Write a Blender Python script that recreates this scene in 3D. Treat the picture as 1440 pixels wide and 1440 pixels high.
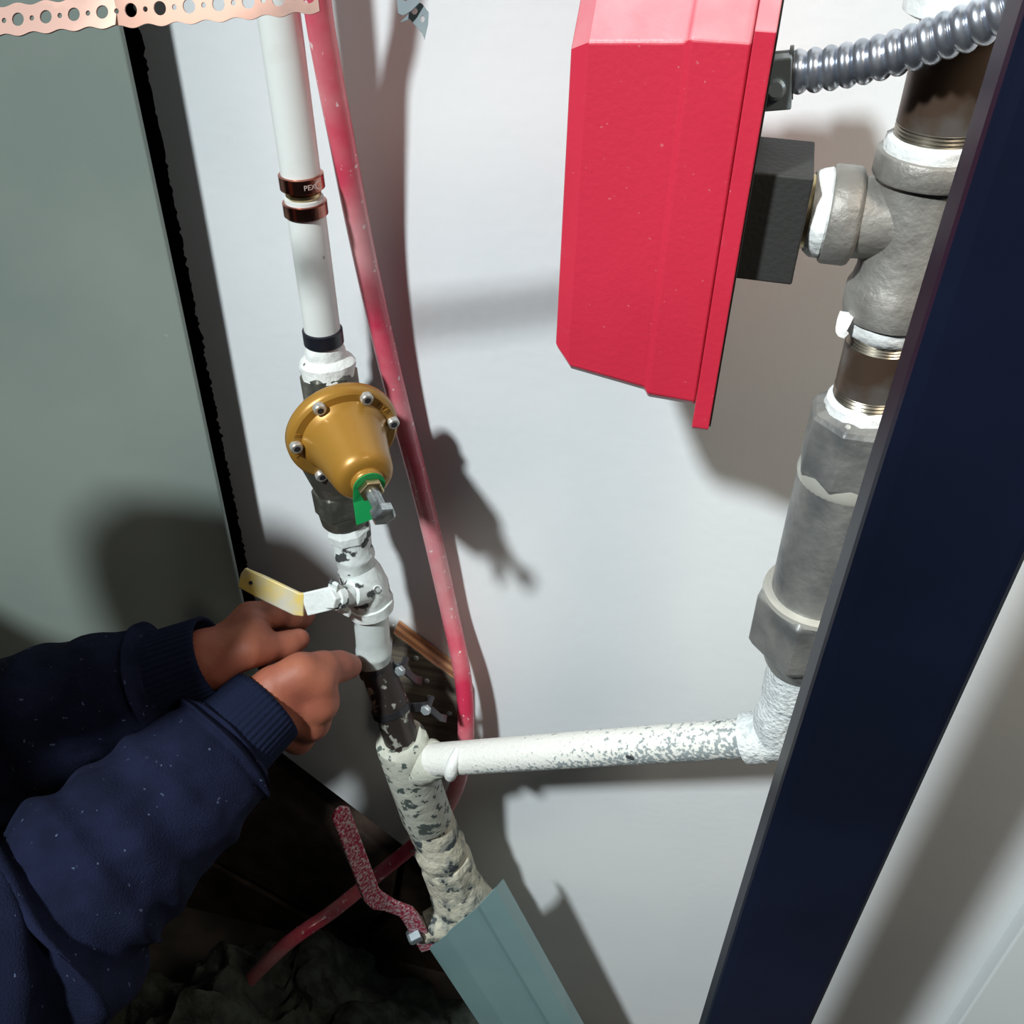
import bpy, math, random
import numpy as np
from mathutils import Vector, Matrix, noise

for o in list(bpy.data.objects):
    bpy.data.objects.remove(o)
scene = bpy.context.scene
COL = scene.collection
random.seed(7)

# ------------------------------------------------------------------ camera
FPX = 1400.0                                   # focal length in pixels of a 1440 px frame
YAW, PITCH, ROLL = math.radians(13), math.atan(FPX / 1725), math.atan(40 / 1725)
CAM = Vector((0.0, -0.72, 1.62))
_h = Vector((-math.sin(YAW), math.cos(YAW), 0)); _r = Vector((math.cos(YAW), math.sin(YAW), 0)); _z = Vector((0, 0, 1))
FWD = math.cos(PITCH) * _h - math.sin(PITCH) * _z
_u = math.sin(PITCH) * _h + math.cos(PITCH) * _z
RGT = _r * math.cos(ROLL) + _u * math.sin(ROLL)
UPV = _u * math.cos(ROLL) - _r * math.sin(ROLL)
cd = bpy.data.cameras.new('camera'); cam = bpy.data.objects.new('camera', cd); COL.objects.link(cam)
cd.sensor_width = 36; cd.lens = 36 * FPX / 1440; cd.clip_start = 0.02
m = Matrix.Identity(4)
for i in range(3):
    m[i][0], m[i][1], m[i][2], m[i][3] = RGT[i], UPV[i], -FWD[i], CAM[i]
cam.matrix_world = m
scene.camera = cam

# ------------------------------------------------------------------ world, lamps, exposure
w = bpy.data.worlds.new('world'); scene.world = w; w.use_nodes = True
bg = w.node_tree.nodes['Background']; bg.inputs[0].default_value = (0.62, 0.80, 0.85, 1); bg.inputs[1].default_value = 0.014
scene.view_settings.view_transform = 'Standard'; scene.view_settings.look = 'None'
scene.view_settings.exposure = 0.0; scene.view_settings.gamma = 1.0; scene.view_settings.use_curve_mapping = False

def aim(ob, loc, tgt):
    ob.location = loc
    ob.rotation_euler = (Vector(tgt) - Vector(loc)).to_track_quat('-Z', 'Y').to_euler()
LAMP = Vector((-0.93, -1.78, 3.05))
ld = bpy.data.lights.new('work_lamp', 'SPOT'); lo = bpy.data.objects.new('work_lamp', ld); COL.objects.link(lo)
ld.energy = 395; ld.spot_size = math.radians(54); ld.spot_blend = 1.0; ld.shadow_soft_size = 0.095; ld.color = (0.91, 0.985, 1.0)
aim(lo, LAMP, (0.33, 0.0, 0.36))
# added fill light at upper right, no known fixture; brightens the shadows
cl = bpy.data.lights.new('fill_light', 'AREA'); co = bpy.data.objects.new('fill_light', cl); COL.objects.link(co)
cl.shape = 'DISK'; cl.size = 0.35; cl.energy = 3.4; cl.spread = math.radians(100); cl.color = (1.0, 0.89, 0.74)
aim(co, (0.72, -0.62, 2.25), (0.40, 0.0, 1.35))

# ------------------------------------------------------------------ helpers
def ray(px, py): return FWD + RGT * ((px - 720) / FPX) - UPV * ((py - 720) / FPX)
def at(px, py, Y):
    d = ray(px, py); return CAM + d * ((Y - CAM.y) / d.y)
def atz(px, py, Z):
    d = ray(px, py); return CAM + d * ((Z - CAM.z) / d.z)

def wloc(o):
    v = Vector((0, 0, 0))
    while o is not None:
        v += Vector(o.location); o = o.parent
    return v
def obj(name, verts, faces, mat, parent=None, smooth=True, angle=38, bevel=0, loc=None):
    base = wloc(parent) if parent else (Vector(loc) if loc is not None else Vector((0, 0, 0)))
    me = bpy.data.meshes.new(name)
    me.from_pydata([tuple(Vector(v) - base) for v in verts], [], faces)
    me.update()
    import bmesh
    bm = bmesh.new(); bm.from_mesh(me); bmesh.ops.recalc_face_normals(bm, faces=bm.faces); bm.to_mesh(me); bm.free()
    if mat: me.materials.append(M[mat])
    if smooth:
        me.shade_smooth(); me.set_sharp_from_angle(angle=math.radians(angle))
    o = bpy.data.objects.new(name, me); COL.objects.link(o)
    if parent: o.parent = parent
    else: o.location = base
    if bevel:
        b = o.modifiers.new('bevel', 'BEVEL'); b.width = bevel; b.segments = 3; b.limit_method = 'ANGLE'; b.angle_limit = math.radians(40)
    return o
def thing(name, loc, label, cat, group=None):
    o = bpy.data.objects.new(name, None); COL.objects.link(o); o.location = loc; o.empty_display_size = 0.02
    tag(o, label, cat, group); return o
def tag(o, label, cat, group=None):
    o['label'] = label; o['category'] = cat
    if group: o['group'] = group
    return o
def struct(o): o['kind'] = 'structure'; return o

def basis(d, hint=None):
    d = Vector(d).normalized()
    h = Vector(hint) if hint else (Vector((0, 0, 1)) if abs(d.z) < 0.9 else Vector((1, 0, 0)))
    x = (h - d * h.dot(d)).normalized(); y = d.cross(x)
    return x, y, d
class G:
    """collects geometry of one mesh"""
    def __init__(s): s.v = []; s.f = []
    def add(s, v, f):
        n = len(s.v); s.v += [Vector(a) for a in v]; s.f += [tuple(i + n for i in q) for q in f]; return s
    def lathe(s, p0, p1, prof, seg=40, caps=True, hint=None, rot=0.0, jitter=0.0, freq=60):
        p0 = Vector(p0); p1 = Vector(p1); x, y, d = basis(p1 - p0, hint); L = (p1 - p0).length
        v = []; f = []
        for k, (t, r) in enumerate(prof):
            for i in range(seg):
                a = 2 * math.pi * i / seg + rot
                p = p0 + d * (t * L) + (x * math.cos(a) + y * math.sin(a)) * r
                if jitter:
                    p += (x * math.cos(a) + y * math.sin(a)) * (noise.noise(p * freq) * jitter)
                v.append(p)
        for k in range(len(prof) - 1):
            for i in range(seg):
                j = (i + 1) % seg
                f.append((k * seg + i, k * seg + j, (k + 1) * seg + j, (k + 1) * seg + i))
        if caps:
            f.append(tuple(range(seg - 1, -1, -1))); f.append(tuple((len(prof) - 1) * seg + i for i in range(seg)))
        return s.add(v, f)
    def sweep(s, pts, rad, seg=20, caps=True, fn=None):
        pts = [Vector(p) for p in pts]; n = len(pts)
        v = []; f = []; x = None
        for k in range(n):
            d = (pts[min(k + 1, n - 1)] - pts[max(k - 1, 0)]).normalized()
            if x is None: x, y, _ = basis(d)
            else:
                x = (x - d * x.dot(d)).normalized(); y = d.cross(x)
            r = rad(k / (n - 1)) if callable(rad) else rad
            for i in range(seg):
                a = 2 * math.pi * i / seg
                rr = fn(k / (n - 1), a, r, pts[k] + (x * math.cos(a) + y * math.sin(a)) * r) if fn else r
                v.append(pts[k] + (x * math.cos(a) + y * math.sin(a)) * rr)
        for k in range(n - 1):
            for i in range(seg):
                j = (i + 1) % seg
                f.append((k * seg + i, k * seg + j, (k + 1) * seg + j, (k + 1) * seg + i))
        if caps:
            f.append(tuple(range(seg - 1, -1, -1))); f.append(tuple((n - 1) * seg + i for i in range(seg)))
        return s.add(v, f)
    def box(s, c, x, y, z):
        """centre and three half-axis vectors"""
        c = Vector(c); x = Vector(x); y = Vector(y); z = Vector(z)
        v = [c + x * a + y * b + z * e for a in (-1, 1) for b in (-1, 1) for e in (-1, 1)]
        return s.add(v, [(0, 1, 3, 2), (4, 6, 7, 5), (0, 4, 5, 1), (2, 3, 7, 6), (0, 2, 6, 4), (1, 5, 7, 3)])
    def slab(s, poly, off):
        """extrude a 3D polygon by the vector off"""
        n = len(poly); off = Vector(off)
        v = [Vector(p) for p in poly] + [Vector(p) + off for p in poly]
        return s.add(v, [tuple(range(n)), tuple(range(2 * n - 1, n - 1, -1))] + [(i, (i + 1) % n, n + (i + 1) % n, n + i) for i in range(n)])
    def bar(s, pts, wdir, width, thick, round_end=True):
        """flat bar following pts, width along wdir"""
        pts = [Vector(p) for p in pts]; n = len(pts); v = []; f = []
        for k in range(n):
            d = (pts[min(k + 1, n - 1)] - pts[max(k - 1, 0)]).normalized()
            W = wdir(k / (n - 1)) if callable(wdir) else Vector(wdir)
            W = (W - d * W.dot(d)).normalized(); N = d.cross(W)
            wd = width(k / (n - 1)) if callable(width) else width
            for a, b in ((-1, -1), (1, -1), (1, 1), (-1, 1)):
                v.append(pts[k] + W * (a * wd / 2) + N * (b * thick / 2))
        for k in range(n - 1):
            for i in range(4):
                j = (i + 1) % 4
                f.append((4 * k + i, 4 * k + j, 4 * k + 4 + j, 4 * k + 4 + i))
        f += [(3, 2, 1, 0), tuple(4 * (n - 1) + i for i in range(4))]
        return s.add(v, f)
    def ball(s, c, r, seg=16, sc=(1, 1, 1)):
        c = Vector(c); v = [c + Vector((0, 0, r * sc[2]))]; f = []; ns = seg // 2
        for k in range(1, ns):
            b = math.pi * k / ns
            for i in range(seg):
                a = 2 * math.pi * i / seg
                v.append(c + Vector((r * sc[0] * math.sin(b) * math.cos(a), r * sc[1] * math.sin(b) * math.sin(a), r * sc[2] * math.cos(b))))
        v.append(c - Vector((0, 0, r * sc[2])))
        for i in range(seg):
            f.append((0, 1 + i, 1 + (i + 1) % seg)); e = 1 + (ns - 2) * seg
            f.append((len(v) - 1, e + (i + 1) % seg, e + i))
        for k in range(ns - 2):
            for i in range(seg):
                a = 1 + k * seg + i; b = 1 + k * seg + (i + 1) % seg
                f.append((a, b, b + seg, a + seg))
        return s.add(v, f)
    def o(s, name, mat, parent=None, **k): return obj(name, s.v, s.f, mat, parent, **k)

def spline(pts, n=12):
    P = [Vector(p) for p in pts]; P = [P[0] * 2 - P[1]] + P + [P[-1] * 2 - P[-2]]; out = []
    for i in range(1, len(P) - 2):
        for k in range(n):
            t = k / n; a, b, c, d = P[i - 1], P[i], P[i + 1], P[i + 2]
            out.append(0.5 * ((2 * b) + (c - a) * t + (2 * a - 5 * b + 4 * c - d) * t * t + (3 * b - a - 3 * c + d) * t ** 3))
    out.append(P[-2]); return out

def curve_mesh(name, splines, extrude, mat, mtx, parent, bevel=0.0):
    """flat filled outline with holes -> mesh, placed by mtx"""
    cu = bpy.data.curves.new(name, 'CURVE'); cu.dimensions = '2D'; cu.fill_mode = 'BOTH'; cu.extrude = extrude; cu.bevel_depth = bevel
    for pts in splines:
        sp = cu.splines.new('POLY'); sp.points.add(len(pts) - 1)
        for q, p in zip(sp.points, pts): q.co = (p[0], p[1], 0, 1)
        sp.use_cyclic_u = True
    return _conv(name, cu, mat, mtx, parent)
def text_mesh(name, body, size, extrude, mat, mtx, parent):
    cu = bpy.data.curves.new(name, 'FONT'); cu.body = body; cu.size = size; cu.extrude = extrude; cu.align_x = 'CENTER'; cu.align_y = 'CENTER'
    return _conv(name, cu, mat, mtx, parent)
def _conv(name, cu, mat, mtx, parent):
    t = bpy.data.objects.new('tmp', cu); COL.objects.link(t)
    dg = bpy.context.evaluated_depsgraph_get(); me = bpy.data.meshes.new_from_object(t.evaluated_get(dg))
    bpy.data.objects.remove(t); bpy.data.curves.remove(cu)
    vs = [mtx(v.co) for v in me.vertices]; fs = [tuple(p.vertices) for p in me.polygons]
    bpy.data.meshes.remove(me)
    return obj(name, vs, fs, mat, parent, smooth=False)

# ------------------------------------------------------------------ materials
M = {}
def mat(name, col, rough=0.5, metal=0.0, col2=None, scale=40, lo=0.4, hi=0.6, detail=6, bump=0.0, bscale=None, spec=0.5,
        specks=None, speck_scale=200, speck_lo=0.68, coat=0.0, rough2=None, stretch=None, sss=0.0):
    m = bpy.data.materials.new(name); m.use_nodes = True; nt = m.node_tree; N = nt.nodes; L = nt.links
    b = N['Principled BSDF']; b.inputs['Roughness'].default_value = rough; b.inputs['Metallic'].default_value = metal
    b.inputs['Specular IOR Level'].default_value = spec; b.inputs['Coat Weight'].default_value = coat
    if sss: b.inputs['Subsurface Weight'].default_value = sss; b.inputs['Subsurface Radius'].default_value = (0.012, 0.005, 0.003); b.inputs['Subsurface Scale'].default_value = 0.4
    c4 = lambda c: (c[0], c[1], c[2], 1)
    b.inputs['Base Color'].default_value = c4(col)
    tc = N.new('ShaderNodeTexCoord'); vec = tc.outputs['Object']
    if stretch:
        mp = N.new('ShaderNodeMapping'); mp.inputs['Scale'].default_value = stretch; L.new(vec, mp.inputs[0]); vec = mp.outputs[0]
    out = None
    def ns(sc, det=6):
        n = N.new('ShaderNodeTexNoise'); n.inputs['Scale'].default_value = sc; n.inputs['Detail'].default_value = det; L.new(vec, n.inputs['Vector']); return n
    def rmp(src, a, z):
        r = N.new('ShaderNodeMapRange'); r.inputs[1].default_value = a; r.inputs[2].default_value = z; L.new(src, r.inputs[0]); return r.outputs[0]
    def mix(fac, a, bb):
        x = N.new('ShaderNodeMix'); x.data_type = 'RGBA'; L.new(fac, x.inputs[0])
        for s_, q in ((6, a), (7, bb)):
            if isinstance(q, tuple): x.inputs[s_].default_value = c4(q)
            else: L.new(q, x.inputs[s_])
        return x.outputs[2]
    cur = tuple(col)
    if col2:
        fac = rmp(ns(scale, detail).outputs[0], lo, hi); cur = mix(fac, cur, tuple(col2))
        if rough2 is not None:
            r = N.new('ShaderNodeMapRange'); r.inputs[3].default_value = rough; r.inputs[4].default_value = rough2; L.new(fac, r.inputs[0]); L.new(r.outputs[0], b.inputs['Roughness'])
    if specks:
        cur = mix(rmp(ns(speck_scale, 3).outputs[0], speck_lo, speck_lo + 0.03), cur, tuple(specks))
    if not isinstance(cur, tuple): L.new(cur, b.inputs['Base Color'])
    if bump:
        bp = N.new('ShaderNodeBump'); bp.inputs['Strength'].default_value = bump; bp.inputs['Distance'].default_value = 0.003
        L.new(ns(bscale or scale, 8).outputs[0], bp.inputs['Height']); L.new(bp.outputs[0], b.inputs['Normal'])
    M[name] = m; return m
def rgb(r, g, b):
    f = lambda c: (c / 255 / 12.92) if c / 255 <= 0.04045 else ((c / 255 + 0.055) / 1.055) ** 2.4
    return (f(r), f(g), f(b))

mat('drywall', (0.80, 0.82, 0.83), 0.75, col2=(0.74, 0.77, 0.79), scale=3, bump=0.12, bscale=90, spec=0.25)
mat('drywall_core', (0.62, 0.60, 0.56), 0.95, bump=0.6, bscale=160)
mat('greenboard', (0.29, 0.34, 0.31), 0.55, col2=(0.25, 0.305, 0.28), scale=5, spec=0.35, specks=(0.6, 0.62, 0.6), speck_scale=70, speck_lo=0.79)
mat('void', (0.012, 0.012, 0.013), 0.95)
mat('brown_block', (0.16, 0.105, 0.08), 0.9, col2=(0.09, 0.062, 0.05), scale=25, bump=0.5, bscale=60)
mat('concrete', (0.10, 0.085, 0.075), 0.95, col2=(0.06, 0.055, 0.05), scale=12, bump=0.5)
mat('insulation', (0.075, 0.085, 0.072), 1.0, col2=(0.04, 0.045, 0.04), scale=40, bump=1.0, bscale=150, spec=0.1)
mat('trim_white', (0.78, 0.82, 0.83), 0.45)
mat('pex_white', (0.80, 0.82, 0.79), 0.32, col2=(0.60, 0.56, 0.48), scale=16, lo=0.60, hi=0.85, specks=(0.22, 0.19, 0.15), speck_scale=75, speck_lo=0.735, bump=0.05, bscale=60)
mat('copper', (0.62, 0.26, 0.19), 0.22, 1.0, col2=(0.36, 0.14, 0.11), scale=30)
mat('copper_strap', (0.36, 0.20, 0.15), 0.45, 0.6, col2=(0.17, 0.10, 0.08), scale=12)
mat('stamp', (0.75, 0.62, 0.58), 0.5, 0.3)
mat('black_ring', (0.012, 0.013, 0.02), 0.35)
mat('brass', (0.62, 0.50, 0.28), 0.32, 1.0, col2=(0.35, 0.28, 0.16), scale=60)
mat('bronze_paint', (0.44, 0.225, 0.035), 0.36, 0.25, col2=(0.36, 0.175, 0.028), scale=12, lo=0.3, hi=0.8, specks=(0.75, 0.62, 0.3), speck_scale=120, speck_lo=0.80, coat=0.2)
mat('bronze_dark', (0.10, 0.10, 0.085), 0.5, 0.6, col2=(0.30, 0.29, 0.24), scale=45, lo=0.5, hi=0.75, bump=0.3)
mat('screw_steel', (0.60, 0.58, 0.53), 0.32, 0.6)
mat('chrome', (0.62, 0.66, 0.66), 0.2, 0.85, col2=(0.3, 0.33, 0.34), scale=120)
mat('dark_socket', (0.015, 0.015, 0.02), 0.6)
mat('green_tag', (0.01, 0.27, 0.075), 0.35)
mat('paint_chipped', (0.72, 0.76, 0.74), 0.45, col2=(0.055, 0.06, 0.06), scale=55, lo=0.575, hi=0.60, detail=9, bump=0.45, bscale=110)
mat('paint_pale', (0.52, 0.58, 0.57), 0.45, col2=(0.64, 0.68, 0.65), scale=22, specks=(0.07, 0.08, 0.085), speck_scale=60, speck_lo=0.70, bump=0.3, bscale=70)
mat('paint_thick', (0.84, 0.85, 0.82), 0.5, bump=0.6, bscale=120, specks=(0.12, 0.11, 0.1), speck_scale=70, speck_lo=0.70)
mat('steel_black', (0.045, 0.035, 0.032), 0.42, 0.5, col2=(0.52, 0.52, 0.45), scale=62, lo=0.57, hi=0.61, detail=8, bump=0.4)
mat('cream_chipped', (0.53, 0.54, 0.46), 0.6, col2=(0.085, 0.11, 0.10), scale=85, lo=0.575, hi=0.60, detail=10, bump=0.7, bscale=75)
mat('cream_crust', (0.56, 0.53, 0.42), 0.75, col2=(0.28, 0.29, 0.25), scale=60, lo=0.48, hi=0.60, detail=9, bump=1.0, bscale=110, specks=(0.05, 0.062, 0.068), speck_scale=62, speck_lo=0.60)
mat('lever_yellow', (0.70, 0.52, 0.13), 0.42, col2=(0.52, 0.50, 0.42), scale=26, lo=0.44, hi=0.62, specks=(0.05, 0.05, 0.04), speck_scale=120, speck_lo=0.76)
mat('lever_red', (0.46, 0.02, 0.07), 0.4, col2=(0.70, 0.58, 0.60), scale=320, lo=0.46, hi=0.60, detail=4, bump=0.25)
mat('zinc', (0.50, 0.56, 0.57), 0.36, 0.65, col2=(0.36, 0.42, 0.45), scale=28)
mat('zinc_dark', (0.20, 0.22, 0.22), 0.38, 0.6, col2=(0.12, 0.12, 0.13), scale=30)
mat('galvanised', (0.27, 0.42, 0.425), 0.45, 0.25, col2=(0.24, 0.385, 0.40), scale=14, lo=0.35, hi=0.7, specks=(0.7, 0.75, 0.75), speck_scale=60, speck_lo=0.78)
mat('cast_iron', (0.36, 0.345, 0.32), 0.5, 0.4, col2=(0.25, 0.235, 0.215), scale=40, bump=0.3, bscale=230)
mat('cast_iron_worn', (0.34, 0.335, 0.315), 0.45, 0.45, col2=(0.17, 0.175, 0.175), scale=30, lo=0.38, hi=0.66, bump=0.3, bscale=150, specks=(0.6, 0.6, 0.57), speck_scale=90, speck_lo=0.72)
mat('iron_edge', (0.66, 0.65, 0.58), 0.4, 0.5)
mat('pipe_rust', (0.13, 0.085, 0.06), 0.4, 0.6, col2=(0.26, 0.25, 0.24), scale=22, lo=0.45, hi=0.68, bump=0.2)
mat('steel_plain', (0.05, 0.05, 0.055), 0.35, 0.7)
mat('thread', (0.30, 0.27, 0.22), 0.3, 0.9)
mat('tape', (0.86, 0.87, 0.86), 0.6, bump=0.5, bscale=160)
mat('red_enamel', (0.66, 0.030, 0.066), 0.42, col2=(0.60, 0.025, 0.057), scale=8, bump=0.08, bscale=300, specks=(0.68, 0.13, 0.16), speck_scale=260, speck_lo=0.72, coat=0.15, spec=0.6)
mat('black_plastic', (0.028, 0.028, 0.027), 0.6, bump=0.15, bscale=300)
mat('navy_post', (0.0075, 0.011, 0.030), 0.42, col2=(0.004, 0.006, 0.015), scale=3, spec=0.22, specks=(0.3, 0.4, 0.6), speck_scale=28, speck_lo=0.83)
mat('conduit', (0.66, 0.69, 0.77), 0.28, 0.86, col2=(0.42, 0.45, 0.52), scale=60)
mat('frost', (0.76, 0.80, 0.80), 0.55, col2=(0.50, 0.54, 0.54), scale=150, lo=0.5, hi=0.7, bump=0.8, bscale=330)
mat('skin', (0.36, 0.118, 0.066), 0.58, col2=(0.28, 0.078, 0.050), scale=28, lo=0.35, hi=0.7, bump=0.12, bscale=220, sss=0.12)
mat('skin_crease', (0.40, 0.15, 0.10), 0.6)
mat('nail', (0.62, 0.36, 0.28), 0.3)
mat('sweatshirt', (0.0098, 0.0128, 0.036), 0.95, col2=(0.0066, 0.009, 0.025), scale=30, bump=0.5, bscale=600, spec=0.12, specks=(0.075, 0.10, 0.17), speck_scale=150, speck_lo=0.695)
mat('sweatshirt_rib', (0.008, 0.012, 0.032), 0.95, bump=0.4, bscale=500, spec=0.12)
mat('trousers', (0.03, 0.035, 0.05), 0.95)
mat('boots', (0.05, 0.035, 0.025), 0.7)
mat('eye_white', (0.7, 0.68, 0.65), 0.3)
mat('hair', (0.012, 0.009, 0.007), 0.8, spec=0.2)

# painted horizontal pipe: cream white, silver overspray on its right half, patchy with its own outline
def pipe_overspray():
    m = mat('paint_oversprayed', (0.80, 0.80, 0.755), 0.45, bump=0.35, bscale=260); nt = m.node_tree; N = nt.nodes; L = nt.links; b = N['Principled BSDF']
    tc = N.new('ShaderNodeTexCoord'); sp = N.new('ShaderNodeSeparateXYZ'); L.new(tc.outputs['Object'], sp.inputs[0])
    nz = N.new('ShaderNodeTexNoise'); nz.inputs['Scale'].default_value = 260; nz.inputs['Detail'].default_value = 4; L.new(tc.outputs['Object'], nz.inputs['Vector'])
    # more overspray to the right of the pipe's middle and on its underside
    a = N.new('ShaderNodeMath'); a.operation = 'MULTIPLY_ADD'; a.inputs[1].default_value = 0.9; a.inputs[2].default_value = 0.02; L.new(sp.outputs[0], a.inputs[0])
    nrm = N.new('ShaderNodeSeparateXYZ'); L.new(tc.outputs['Normal'], nrm.inputs[0])
    c = N.new('ShaderNodeMath'); c.operation = 'MULTIPLY_ADD'; c.inputs[1].default_value = -0.16; L.new(nrm.outputs[2], c.inputs[0]); L.new(a.outputs[0], c.inputs[2])
    cl_ = N.new('ShaderNodeMath'); cl_.operation = 'MINIMUM'; cl_.inputs[1].default_value = 0.22; L.new(c.outputs[0], cl_.inputs[0])
    d = N.new('ShaderNodeMath'); d.operation = 'ADD'; L.new(nz.outputs[0], d.inputs[0]); L.new(cl_.outputs[0], d.inputs[1])
    r = N.new('ShaderNodeMapRange'); r.inputs[1].default_value = 0.655; r.inputs[2].default_value = 0.71; L.new(d.outputs[0], r.inputs[0])
    n2 = N.new('ShaderNodeTexNoise'); n2.inputs['Scale'].default_value = 42; n2.inputs['Detail'].default_value = 7; L.new(tc.outputs['Object'], n2.inputs['Vector'])
    r2 = N.new('ShaderNodeMapRange'); r2.inputs[1].default_value = 0.70; r2.inputs[2].default_value = 0.715; L.new(n2.outputs[0], r2.inputs[0])
    x = N.new('ShaderNodeMix'); x.data_type = 'RGBA'; L.new(r.outputs[0], x.inputs[0]); x.inputs[6].default_value = (0.78, 0.78, 0.73, 1); x.inputs[7].default_value = (0.30, 0.34, 0.35, 1)
    y = N.new('ShaderNodeMix'); y.data_type = 'RGBA'; L.new(r2.outputs[0], y.inputs[0]); L.new(x.outputs[2], y.inputs[6]); y.inputs[7].default_value = (0.05, 0.055, 0.06, 1)
    L.new(y.outputs[2], b.inputs['Base Color'])
pipe_overspray()
# red translucent plastic tube with a dusty film: lets some red light through
def hose_mat():
    m = mat('hose_red', (0.74, 0.045, 0.115), 0.30, col2=(0.80, 0.36, 0.38), scale=11, lo=0.36, hi=0.66, specks=(0.9, 0.72, 0.72), speck_scale=150, speck_lo=0.66, bump=0.1, bscale=120, coat=0.3)
    nt = m.node_tree; N = nt.nodes; L = nt.links; b = N['Principled BSDF']; out = N['Material Output']
    t = N.new('ShaderNodeBsdfTransparent'); t.inputs[0].default_value = (0.95, 0.30, 0.30, 1)
    x = N.new('ShaderNodeMixShader'); x.inputs[0].default_value = 0.14
    L.new(b.outputs[0], x.inputs[1]); L.new(t.outputs[0], x.inputs[2]); L.new(x.outputs[0], out.inputs[0])
hose_mat()
# lamp highlight painted in: pale tint on the red box's upward facing sides
def highlight_on_top(name, col):
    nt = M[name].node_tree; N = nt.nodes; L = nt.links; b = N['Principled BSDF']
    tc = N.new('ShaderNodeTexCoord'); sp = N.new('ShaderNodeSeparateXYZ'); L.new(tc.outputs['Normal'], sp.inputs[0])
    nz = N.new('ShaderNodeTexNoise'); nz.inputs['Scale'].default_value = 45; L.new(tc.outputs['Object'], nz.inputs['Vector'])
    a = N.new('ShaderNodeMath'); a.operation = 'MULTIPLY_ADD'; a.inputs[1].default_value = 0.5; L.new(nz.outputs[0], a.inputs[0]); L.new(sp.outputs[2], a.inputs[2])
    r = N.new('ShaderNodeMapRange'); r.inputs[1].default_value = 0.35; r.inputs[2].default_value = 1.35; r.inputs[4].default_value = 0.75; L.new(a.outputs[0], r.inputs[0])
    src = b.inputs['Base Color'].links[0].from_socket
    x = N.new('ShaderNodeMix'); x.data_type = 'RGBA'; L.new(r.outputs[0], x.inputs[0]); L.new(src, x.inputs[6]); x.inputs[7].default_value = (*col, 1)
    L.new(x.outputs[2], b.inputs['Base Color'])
highlight_on_top('red_enamel', (0.80, 0.55, 0.57))
def plywood():
    m = mat('plywood', (0.30, 0.17, 0.085), 0.7); nt = m.node_tree; N = nt.nodes; L = nt.links; b = N['Principled BSDF']
    tc = N.new('ShaderNodeTexCoord'); sp = N.new('ShaderNodeSeparateXYZ'); L.new(tc.outputs['Object'], sp.inputs[0])
    q = N.new('ShaderNodeMath'); q.operation = 'MULTIPLY'; q.inputs[1].default_value = 620; L.new(sp.outputs[1], q.inputs[0])
    s = N.new('ShaderNodeMath'); s.operation = 'SINE'; L.new(q.outputs[0], s.inputs[0])
    r = N.new('ShaderNodeMapRange'); r.inputs[1].default_value = -0.3; r.inputs[2].default_value = 0.5; L.new(s.outputs[0], r.inputs[0])
    x = N.new('ShaderNodeMix'); x.data_type = 'RGBA'; L.new(r.outputs[0], x.inputs[0]); x.inputs[6].default_value = (0.26, 0.10, 0.045, 1); x.inputs[7].default_value = (0.50, 0.25, 0.11, 1)
    L.new(x.outputs[2], b.inputs['Base Color'])
    mat('plywood_face', (0.16, 0.135, 0.10), 0.75, col2=(0.075, 0.062, 0.05), scale=14, stretch=(1, 1, 9), specks=(0.5, 0.48, 0.42), speck_scale=60, speck_lo=0.74)
plywood()

# ------------------------------------------------------------------ the setting
# white drywall sheet: its left edge is broken off unevenly and its lower left is cut away along a slanting line
XL = -0.462
edge = []
z = 2.45
top = [Vector((1.1, 0, 2.45))]
while z > 0.60:
    edge.append(Vector((XL + noise.noise(Vector((0, 0, z * 40))) * 0.0018 + noise.noise(Vector((3, 0, z * 210))) * 0.0036, 0, z))); z -= 0.003
cut0 = at(385, 1050, 0); cut1 = at(575, 1195, 0)
outline = [Vector((1.1, 0, 0.0)), top[0]] + edge + [Vector((XL, 0, cut0.z + 0.02)), cut0, cut1, at(625, 1262, 0), Vector((-0.20, 0, 0.0))]
# triangulated front so the long jagged outline is safe
wall = G().slab(outline, (0, 0.0125, 0)).o('wall_back', 'drywall', smooth=False); struct(wall)
core = []
for i in range(len(edge) - 1):
    pass
cav = G(); cav.slab([Vector((-1.6, 0.13, 0)), Vector((0.3, 0.13, 0)), Vector((0.3, 0.13, 2.45)), Vector((-1.6, 0.13, 2.45))], (0, 0.02, 0))
cavity = struct(cav.o('wall_cavity', 'void', smooth=False))
# brown blocks laid aslant that show where the sheet is cut away
def block(poly):
    g = G().slab([at(x, y, 0.03) for x, y in poly], (0, 0.07, 0)); return g.o('block', 'brown_block', cavity, bevel=0.004)
block([(60, 985), (300, 1000), (372, 1062), (560, 1212), (548, 1276), (497, 1318), (300, 1210), (60, 1150)])
block([(568, 1215), (700, 1330), (760, 1440), (560, 1460), (505, 1330), (556, 1284)])
block([(60, 1158), (300, 1218), (495, 1328), (550, 1470), (60, 1470)])
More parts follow.
